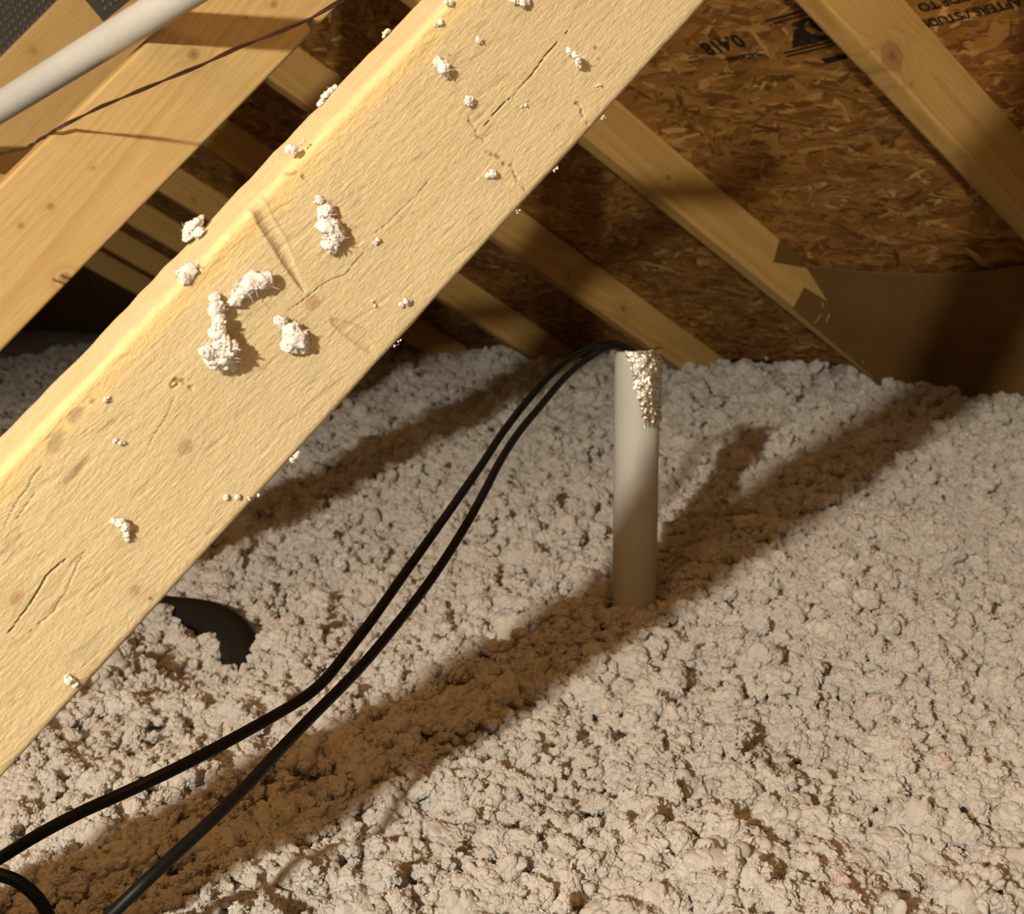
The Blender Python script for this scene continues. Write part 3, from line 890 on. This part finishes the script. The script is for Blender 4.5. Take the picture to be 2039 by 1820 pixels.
# tucked over the rim
rim = [j for j in range(NF + 1) if (0, j) in ids]
b0 = len(V)
for j in rim:
    a = a_cam - .6 + 3.1 * j / NF
    x, y, z = V[ids[(0, j)]]
    V.append((cx + (R_IN - .001) * math.cos(a), cy + (R_IN - .001) * math.sin(a), z - .0005))
    V.append((cx + (R_IN - .0016) * math.cos(a), cy + (R_IN - .0016) * math.sin(a), z - .010))
for n_, (j, j2) in enumerate(zip(rim[:-1], rim[1:])):
    F.append((ids[(0, j)], ids[(0, j2)], b0 + 2 * n_ + 2, b0 + 2 * n_)); F.append((b0 + 2 * n_, b0 + 2 * n_ + 2, b0 + 2 * n_ + 3, b0 + 2 * n_ + 1))
fo = mesh_obj('foil_tape', V, F, M_FOIL, conduit, smooth=True)
tag(fo, 'crumpled silver foil tape')

for name, pts, lab in (('coaxial_cable', CABLE_A, 'upper of the two black cables bowing out of the foil-topped pipe'),
                       ('coaxial_cable', CABLE_B, 'lower of the two black cables, running to the bottom left edge'),
                       ('coaxial_cable', CABLE_C, 'short black cable loop in the bottom left corner')):
    V, F = tube(pts, .0035, 14, sub=5)
    tag(mesh_obj(name, V, F, M_CABLE, smooth=True), lab, 'cable', 'black cables')

# ------------------------------------------------------------------ cardboard baffle between the first two rafters
baf = empty('insulation_baffle', (1.75, X1 + .60, .70))
tag(baf, 'brown cardboard baffle bowed between the two rightmost rafters above the fluff', 'baffle')
NX, NY = 24, 16
V, F = [], []
ya, yb = X1 + .0395, X1 + .6075
for i in range(NX + 1):
    t = i / NX
    for j in range(NY + 1):
        q = j / NY
        yy = yb + (ya - yb) * q
        sag = math.sin(math.pi * q)
        x = 1.742 + .026 * sag + .50 * t + .015 * t * sag
        z = ROOF_H - x / CS * SN - .012 - .010 * sag - .22 * t - .10 * t * t - .02 * sag * math.sin(t * 2)
        V.append((x, yy, z))
for i in range(NX):
    for j in range(NY):
        a = i * (NY + 1) + j
        F.append((a, a + 1, a + NY + 2, a + NY + 1))
nv = len(V)
V += [(x + .0014, y, z + .0020) for x, y, z in V]
F += [tuple(k + nv for k in reversed(f)) for f in list(F)]
for j in range(NY):
    F.append((j + 1, j, j + nv, j + 1 + nv)); a = NX * (NY + 1) + j; F.append((a, a + 1, a + 1 + nv, a + nv))
for i in range(NX):
    a = i * (NY + 1); F.append((a, a + NY + 1, a + NY + 1 + nv, a + nv)); a += NY; F.append((a + NY + 1, a, a + nv, a + NY + 1 + nv))
mesh_obj('baffle_sheet', V, F, M_CARD, baf, smooth=False)
for poly in (FLAP_A, FLAP_B):
    V, F = slab(poly, (0, .0018, 0))
    mesh_obj('folded_flap', V, F, M_CARD, baf)
for a, b in STAPLES:
    V, F = tube([a, b], .0011, 6, sub=1)
    mesh_obj('staple', V, F, M_STAPLE, baf)

# ------------------------------------------------------------------ black hose lying in a hollow of the insulation
hp = [Vector(p) for p in HOSE]
HR = .023
hose_pts = [p + Vector((0, 0, dz)) for p, dz in zip(hp, (-.010, -.008, -.008, -.018, -.062, -.12))]
V, F = tube(hose_pts, lambda t: HR, 24, sub=6)
hose = mesh_obj('drain_hose', V, F, M_HOSE, smooth=True)
tag(hose, 'black hose half buried in a hollow of the fluff beside the big brace', 'hose')

# ------------------------------------------------------------------ floor and loose-fill insulation
fl = mesh_obj('floor', [(-6, -2.7, 0), (2.6, -2.7, 0), (2.6, 10.3, 0), (-6, 10.3, 0), (-6, -2.7, -.012), (2.6, -2.7, -.012), (2.6, 10.3, -.012), (-6, 10.3, -.012)],
              [(0, 1, 2, 3), (7, 6, 5, 4), (0, 4, 5, 1), (1, 5, 6, 2), (2, 6, 7, 3), (3, 7, 4, 0)], simple('ceiling_board', (.55, .52, .47), .9))
tag(fl, 'plasterboard ceiling under the insulation', 'floor', kind='structure')


def fill_z(x, y):
    z = .70 + np.interp(x, [-9, .3, .6, .84, 1.1, 1.4, 1.75, 2.05, 2.6], [-.358, -.352, -.338, -.317, -.281, -.236, -.180, -.128, -.055])
    z = z + .014 * fbm(x * 4.2, y * 4.2, 601, 2) + .012 * noise(x * 12, y * 12, 605) + .012 * noise(x * 25, y * 25, 607) + .005 * noise(x * 55, y * 55, 609)
    # hollow in front of the hose
    hx, hy = .405, 1.14
    z = z - .030 * np.exp(-(((x - hx) / .055) ** 2 + ((y - hy) / .13) ** 2))
    # keep the foot of the pipe and the crest where it meets the frame
    k = np.exp(-(((x - cx) ** 2 + (y - cy) ** 2) / .06 ** 2))
    return z * (1 - k) + k * .383


gx = np.concatenate([np.arange(-5.5, -1.2, .1), np.arange(-1.2, 2.42, .02)]); gy = np.concatenate([np.arange(-2.7, -.6, .1), np.arange(-.6, 3.6, .02), np.arange(3.6, 10.28, .1)])
GX, GY = np.meshgrid(gx, gy, indexing='ij')
GZ = fill_z(GX, GY) - .011
base_v = np.stack([GX, GY, GZ], -1).reshape(-1, 3)
ni, nj = GX.shape
I, J = np.meshgrid(np.arange(ni - 1), np.arange(nj - 1), indexing='ij')
q = I * nj + J
base_f = np.stack([q, q + nj, q + nj + 1, q + 1], -1).reshape(-1, 4)

fwd = np.array(CAM[2]); rgt = np.array(CAM[0]); upv = np.array(CAM[1])
def scatter(x0, x1, y0, y1, cell, test, seed):
    r_ = np.random.default_rng(seed)
    X, Y = np.meshgrid(np.arange(x0, x1, cell), np.arange(y0, y1, cell), indexing='ij')
    X = (X + r_.uniform(-.6, .6, X.shape) * cell).ravel(); Y = (Y + r_.uniform(-.6, .6, Y.shape) * cell).ravel()
    Z = fill_z(X, Y)
    P = np.stack([X, Y, Z - .70], -1)
    D = P @ fwd
    inside = (D > .25) & (np.abs(P @ rgt) < .52 * np.maximum(D, .01) + .10) & (np.abs(P @ upv) < .48 * np.maximum(D, .01) + .10)
    k = test(D, inside)
    return np.stack([X, Y, Z], -1)[k]


zones = [  # cell, clump radius
    (.0125, .0125, lambda D, i: i & (D < 1.02), 1), (.0155, .0150, lambda D, i: i & (D >= 1.02) & (D < 1.6), 2), (.021, .0195, lambda D, i: i & (D >= 1.6) & (D < 2.4), 3),
    (.034, .029, lambda D, i: i & (D >= 2.4), 4), (.020, .0185, lambda D, i: ~i & (D < 1.5) & (D > .2), 5), (.032, .028, lambda D, i: ~i & (D < 3) & ((D >= 1.5) | (D <= .2)) & (D > -1), 6)]
pts, scl = [], []
for cell, rad, test, sd in zones:
    p = scatter(-1.5, 2.36, -.8, 7.0 if sd == 4 else 3.6, cell, test, 700 + sd)
    r_ = np.random.default_rng(720 + sd)
    big = .5 + .5 * noise(p[:, 0] * 30, p[:, 1] * 30, 731)
    sc = rad * np.clip((.62 + .45 * big) * np.exp(r_.normal(0, .42, len(p))), .35, 2.3)
    p[:, 2] += r_.normal(0, rad * .32, len(p)) + (rad * .9 - sc) * .35 - .55 * rad
    pts.append(p); scl.append(sc)
for cell, rad, test, sd in ((.0105, .0058, zones[0][2], 11), (.0135, .0075, zones[1][2], 12), (.021, .011, zones[2][2], 13)):      # crumbs that fill the gaps
    p = scatter(-1.5, 2.36, -.8, 3.6, cell, test, 700 + sd)
    r_ = np.random.default_rng(720 + sd)
    sc = rad * np.clip(np.exp(r_.normal(0, .35, len(p))), .4, 1.8)
    p[:, 2] += r_.normal(0, rad * .5, len(p)) - .10 * rad
    pts.append(p); scl.append(sc)
pts, scl = np.concatenate(pts), np.concatenate(scl)
ok = (np.hypot(pts[:, 0] - cx, pts[:, 1] - cy) > R_OUT + scl * .75)
hc, _ = None, None
hs = []
for i in range(len(hose_pts) - 1):
    for k in range(8): hs.append(hose_pts[i].lerp(hose_pts[i + 1], k / 8))
hs = np.array(hs)
for i0 in range(0, len(pts), 4000):
    d = np.linalg.norm(pts[i0:i0 + 4000, None, :] - hs[None], axis=2).min(1)
    ok[i0:i0 + 4000] &= d > HR + scl[i0:i0 + 4000] * .30
pts, scl = pts[ok], scl[ok]
n_base, n_pt = len(base_v), len(pts)

me = bpy.data.meshes.new('loose_fill_insulation')
me.from_pydata(np.concatenate([base_v, pts]).tolist(), [], base_f.tolist())
me.polygons.foreach_set('use_smooth', np.ones(len(me.polygons), bool))
att = me.attributes.new('clump', 'BOOLEAN', 'POINT'); att.data.foreach_set('value', np.r_[np.zeros(n_base, bool), np.ones(n_pt, bool)])
att = me.attributes.new('csize', 'FLOAT', 'POINT'); att.data.foreach_set('value', np.r_[np.zeros(n_base), scl].astype(np.float32))
NVAR = 14
att = me.attributes.new('cpick', 'INT', 'POINT'); att.data.foreach_set('value', np.r_[np.zeros(n_base, int), rng.integers(0, NVAR, n_pt)].astype(np.int32))
rot = np.concatenate([np.zeros((n_base, 3)), np.stack([rng.normal(0, .5, n_pt), rng.normal(0, .5, n_pt), rng.uniform(0, 6.283, n_pt)], -1)])
att = me.attributes.new('crot', 'FLOAT_VECTOR', 'POINT'); att.data.foreach_set('vector', rot.astype(np.float32).ravel())
me.materials.append(M_FLUFF)
fill = bpy.data.objects.new('loose_fill_insulation', me)
col.objects.link(fill)
tag(fill, 'deep white loose-fill fibreglass fluff covering the attic floor', 'insulation', kind='stuff')

ICO1, ICOF1 = ico(1)
ICO4, ICOF4 = ico(5)


def clump_mesh(name, seed, mat):
    """a nodule of teased fibreglass: one lump with a cauliflower skin of small curls, and a few loose flakes"""
    r_ = np.random.default_rng(seed)
    D = ICO4.copy()
    axis = r_.uniform(.82, 1.22, 3) * [1, 1, .85]
    h = np.ones(len(D))
    for nb, amp, pw in ((7, .42, 1.0), (40, .28, 1.0), (520, .105, 1.0)):
        S = r_.normal(size=(nb, 3)); S /= np.linalg.norm(S, axis=1)[:, None]
        size = r_.uniform(.7, 1.35, nb)
        warp = D + .10 * r_.normal(size=(1, 3)) + .05 * np.sin(D[:, [1, 2, 0]] * 9 + seed)
        d = np.linalg.norm(warp[:, None, :] - S[None], axis=2) / size
        k = d.argmin(1); dm = d.min(1)
        ref = 1.9 / math.sqrt(nb)
        h = h + amp * (np.sqrt(np.clip(1 - (dm / ref) ** 2, 0, 1)) - .6) * r_.uniform(.6, 1.3, nb)[k]
    V = [D * h[:, None] * axis * .82]; F = [ICOF4]
    nv = len(D)
    for k in range(60):       # curled flakes and crumbs standing off the nodule
        i = r_.integers(0, len(D)); p = V[0][i] * .97; d = D[i]
        e = np.cross(d, r_.normal(size=3)); e /= np.linalg.norm(e); g = np.cross(d, e)
        if k % 3:
            s_ = r_.uniform(.04, .11) * np.array([r_.uniform(.7, 1.8), 1, .7])
            A = np.linalg.qr(r_.normal(size=(3, 3)))[0]
            q = (ICO1 * (1 + .22 * r_.normal(size=(len(ICO1), 1))) * s_) @ A.T + p
            V.append(q); F.append(ICOF1 + nv); nv += len(q); continue
        L, w = r_.uniform(.15, .38), r_.uniform(.03, .075)
        row = []
        for i in range(5):
            t = i / 4
            c_ = p + d * L * t * .7 + e * L * .6 * math.sin(t * 2.4)
            ww = w * (1 - .7 * t) * (1 + .3 * r_.normal())
            row.append(c_ - g * ww); row.append(c_ + g * ww)
        V.append(np.array(row)); F2 = []
        for i in range(4):
            F2 += [(2 * i, 2 * i + 1, 2 * i + 3), (2 * i, 2 * i + 3, 2 * i + 2)]
        F.append(np.array(F2) + nv); nv += 10
    me = bpy.data.meshes.new(name)
    me.from_pydata(np.concatenate(V).tolist(), [], np.concatenate(F).tolist())
    me.polygons.foreach_set('use_smooth', np.ones(len(me.polygons), bool))
    me.materials.append(mat)
    return me


ng = bpy.data.node_groups.new('scatter_fluff', 'GeometryNodeTree')
ng.interface.new_socket('Geometry', in_out='INPUT', socket_type='NodeSocketGeometry')
ng.interface.new_socket('Geometry', in_out='OUTPUT', socket_type='NodeSocketGeometry')
N = ng.nodes
gi, go = N.new('NodeGroupInput'), N.new('NodeGroupOutput')
def named(nm, typ):
    k = N.new('GeometryNodeInputNamedAttribute'); k.data_type = typ; k.inputs['Name'].default_value = nm
    return [s_ for s_ in k.outputs if s_.enabled and s_.name == 'Attribute'][0]
join_v = N.new('GeometryNodeJoinGeometry')
srcs = []
for k in range(NVAR):
    o = bpy.data.objects.new('fluff_nodule', clump_mesh('fluff_nodule', 900 + k, M_FLUFF))
    oi = N.new('GeometryNodeObjectInfo'); oi.inputs['Object'].default_value = o; oi.inputs['As Instance'].default_value = True
    ng.links.new(oi.outputs['Geometry'], join_v.inputs[0])
iop = N.new('GeometryNodeInstanceOnPoints')
ng.links.new(gi.outputs[0], iop.inputs['Points'])
ng.links.new(named('clump', 'BOOLEAN'), iop.inputs['Selection'])
ng.links.new(join_v.outputs[0], iop.inputs['Instance'])
iop.inputs['Pick Instance'].default_value = True
ng.links.new(named('cpick', 'INT'), iop.inputs['Instance Index'])
e2r = N.new('FunctionNodeEulerToRotation'); ng.links.new(named('crot', 'FLOAT_VECTOR'), e2r.inputs[0])
ng.links.new(e2r.outputs[0], iop.inputs['Rotation'])
ng.links.new(named('csize', 'FLOAT'), iop.inputs['Scale'])
jn = N.new('GeometryNodeJoinGeometry')
ng.links.new(gi.outputs[0], jn.inputs[0]); ng.links.new(iop.outputs[0], jn.inputs[0])
ng.links.new(jn.outputs[0], go.inputs[0])
md = fill.modifiers.new('scatter_fluff', 'NODES'); md.node_group = ng

# ------------------------------------------------------------------ tufts of fluff stuck to the brace
TUFT_LABEL = {
    't01': 'tall ragged tuft on the brace, right of the long pale scar',
    't02': 'largest tuft on the brace, an upright curl casting a big shadow',
    't03': 'wide flat tuft just above the largest upright tuft on the brace',
    't04': 'round woolly tuft right of the largest upright tuft on the brace',
    't05': 'spiky tuft hanging over the top edge of the brace',
    't06': 'rounded tuft on the top edge of the brace below the spiky one',
    't07': 'long thin tuft lying along the upper edge of the brace',
    't08': 'small streaky tuft near the top edge above the pale scar',
    't09': 'tiny tuft highest on the outer top edge of the brace',
    't10': 'pear-shaped tuft high on the brace above a small white bead of fluff',
    't11': 'small white bead of fluff high on the brace face',
    't12': 'peg-like tuft standing out near the upper right edge of the brace',
    't13': 'tuft cut by the top edge of the photo on the brace',
    't14': 'small dull speck of fluff between the top of the photo and the pear-shaped tuft',
    't15': 'small cream tuft beside the dark squiggly mark on the brace',
    't16': 'thin crescent of fibre right of the small white bead',
    't17': 'little splinter-like tuft right of the tall ragged tuft',
    't18': 'short flat fleck of fluff below the grey smudges on the brace',
    't19': 'T-shaped tuft at the lower left of the brace',
    't20': 'pale flake near the bottom left end of the brace',
    't21': 'faint streak of fibre along the lower edge of the brace',
    't22': 'little tuft poking past the lower edge near the middle of the brace',
    't23': 'faint wisp poking past the lower edge above the cables',
    't24': 'tiny bead on the lower edge beside the second rafter from the right',
    't25': 'tiny fibre knot on the lower edge where the second rafter from right begins',
    't26': 'tiny bead on the lower edge where the third rafter from right begins',
    't27': 'small flake near the lower edge, right of the knots on the brace',
    't28': 'thin hooked fibre left of the small flake near the lower edge',
    't29': 'small flake by the top edge of the photo near the yellow rim of the brace',
    't30': 'tiny pale curl left of the dull speck at the top of the brace',
    't31': 'tiny cream crumb below the peg-like tuft',
    't32': 'wood chip near the grey smudges on the brace',
}
BO, Bd, Bw, Bz = (Vector(v) for v in BRACE)
ICO2, ICOF2 = ico(2)
ICO3, ICOF3 = ico(3)


def wisp(r_, p, d, L, w):
    """a thin curled flake of fibre"""
    e = np.cross(d, r_.normal(size=3)); e /= np.linalg.norm(e); g = np.cross(d, e)
    row = []
    for i in range(6):
        t = i / 5
        c_ = p + d * L * t * .8 + e * L * .5 * math.sin(t * 2.6)
        ww = w * (1 - .75 * t) * (1 + .35 * r_.normal())
        row += [c_ - g * ww, c_ + g * ww]
    F2 = []
    for i in range(5): F2 += [(2 * i, 2 * i + 1, 2 * i + 3), (2 * i, 2 * i + 3, 2 * i + 2)]
    return np.array(row), np.array(F2)


for n_, (key, (path, lift, top)) in enumerate(TUFTS.items()):
    r_ = np.random.default_rng(1200 + n_)
    V, F = [], []
    nv = 0
    mean = np.mean([p[:3] for p in path], 0)
    # local frame: x along the brace, y up across it, z out of the face (top-edge tufts grow upwards instead)
    grow = np.array([0, 1.0, 0]) if top else np.array([0, 0, 1.0])
    for i, (u, v, zz, rad) in enumerate(path):
        stand = lift * math.sin(math.pi * (i + .5) / len(path))
        small = rad < .0010
        c0 = np.array([u - mean[0], -(v - mean[1]), zz - mean[2]]) + grow * (rad * .45 + stand)
        def put(b, f):
            global V, F, nv
            if not top: b[:, 2] = np.maximum(b[:, 2], -.0002)
            V.append(b); F += (f + nv).tolist(); nv += len(b)
        sq = np.where(grow > .5, .6, 1.0)
        if not small:
            b = ICO3 * (1 + .6 * fbm(ICO3[:, :1] * 1.6 + n_ * 3.1, ICO3[:, 1:2] * 1.6 + ICO3[:, 2:] * 1.3 + i, 40, 4) + .07 * r_.normal(size=(len(ICO3), 1)))
            put(b * rad * .92 * sq * r_.uniform(.85, 1.3, 3) + c0 + r_.normal(0, rad * (.08 if key == 't02' else .2), 3) * sq, ICOF3)
        for k in range(3 if small else 26):
            d = r_.normal(size=3); d /= np.linalg.norm(d)
            p = c0 + d * rad * r_.uniform(.55, 1.08) * sq
            if not small and k % 3 == 0:
                w_, f_ = wisp(r_, p, d, rad * r_.uniform(.35, .9), rad * r_.uniform(.05, .13)); put(w_, f_); continue
            s_ = rad * (r_.uniform(.35, .65) if small else r_.uniform(.06, .20)) * np.array([r_.uniform(.7, 2.2), r_.uniform(.6, 1.2), r_.uniform(.5, 1)])
            A = np.linalg.qr(r_.normal(size=(3, 3)))[0]
            put((ICO1 * (1 + .25 * r_.normal(size=(len(ICO1), 1))) * s_) @ A.T + p, ICOF1)
    Vb = np.concatenate(V)
    base = BO + Bd * float(mean[0]) + Bw * float(mean[1]) + Bz * float(mean[2])
    mw = Matrix((Bd, -Bw, Bz)).transposed().to_4x4(); mw.translation = base
    big = max(p[3] for p in path) > .002
    mat = M_TUFT
    me = bpy.data.meshes.new('insulation_tuft'); me.from_pydata(Vb.tolist(), [], F)
    me.polygons.foreach_set('use_smooth', np.ones(len(me.polygons), bool)); me.materials.append(mat)
    if big:
        root = bpy.data.objects.new('insulation_tuft', None); root.empty_display_size = .01
        root.matrix_world = mw; col.objects.link(root)
        o = bpy.data.objects.new('fluff_body', me); col.objects.link(o); o.parent = root
        V, F = [], []
        for k in range(30):       # stray fibres
            i = r_.integers(0, len(path)); u, v, zz, rad = path[i]
            d = r_.normal(size=3); d = d + grow * .6; d /= np.linalg.norm(d)
            p0 = Vector(np.array([u - mean[0], -(v - mean[1]), zz - mean[2]]) + grow * (rad * .5 + lift * .5)); dv = Vector(d)
            sd = Vector(r_.normal(size=3)) * .5
            L = rad * r_.uniform(1.1, 2.0)
            tv, tf = tube([p0 + dv * L * .4, p0 + dv * L * .7 + sd * L * .2, p0 + dv * L + sd * L * .5], lambda t: .00011 * (1 - .6 * t), 4, sub=3)
            F += [tuple(q + len(V) for q in f) for f in tf]; V += tv
        fb = bpy.data.meshes.new('stray_fibres'); fb.from_pydata([tuple(v) for v in V], [], F); fb.materials.append(mat)
        o = bpy.data.objects.new('stray_fibres', fb); col.objects.link(o); o.parent = root; o['kind'] = 'stuff'
        tag(root, TUFT_LABEL[key], 'fluff tuft', 'tufts stuck to the brace')
    else:
        o = bpy.data.objects.new('insulation_tuft', me); o.matrix_world = mw; col.objects.link(o)
        tag(o, TUFT_LABEL[key], 'fluff tuft', 'tufts stuck to the brace')
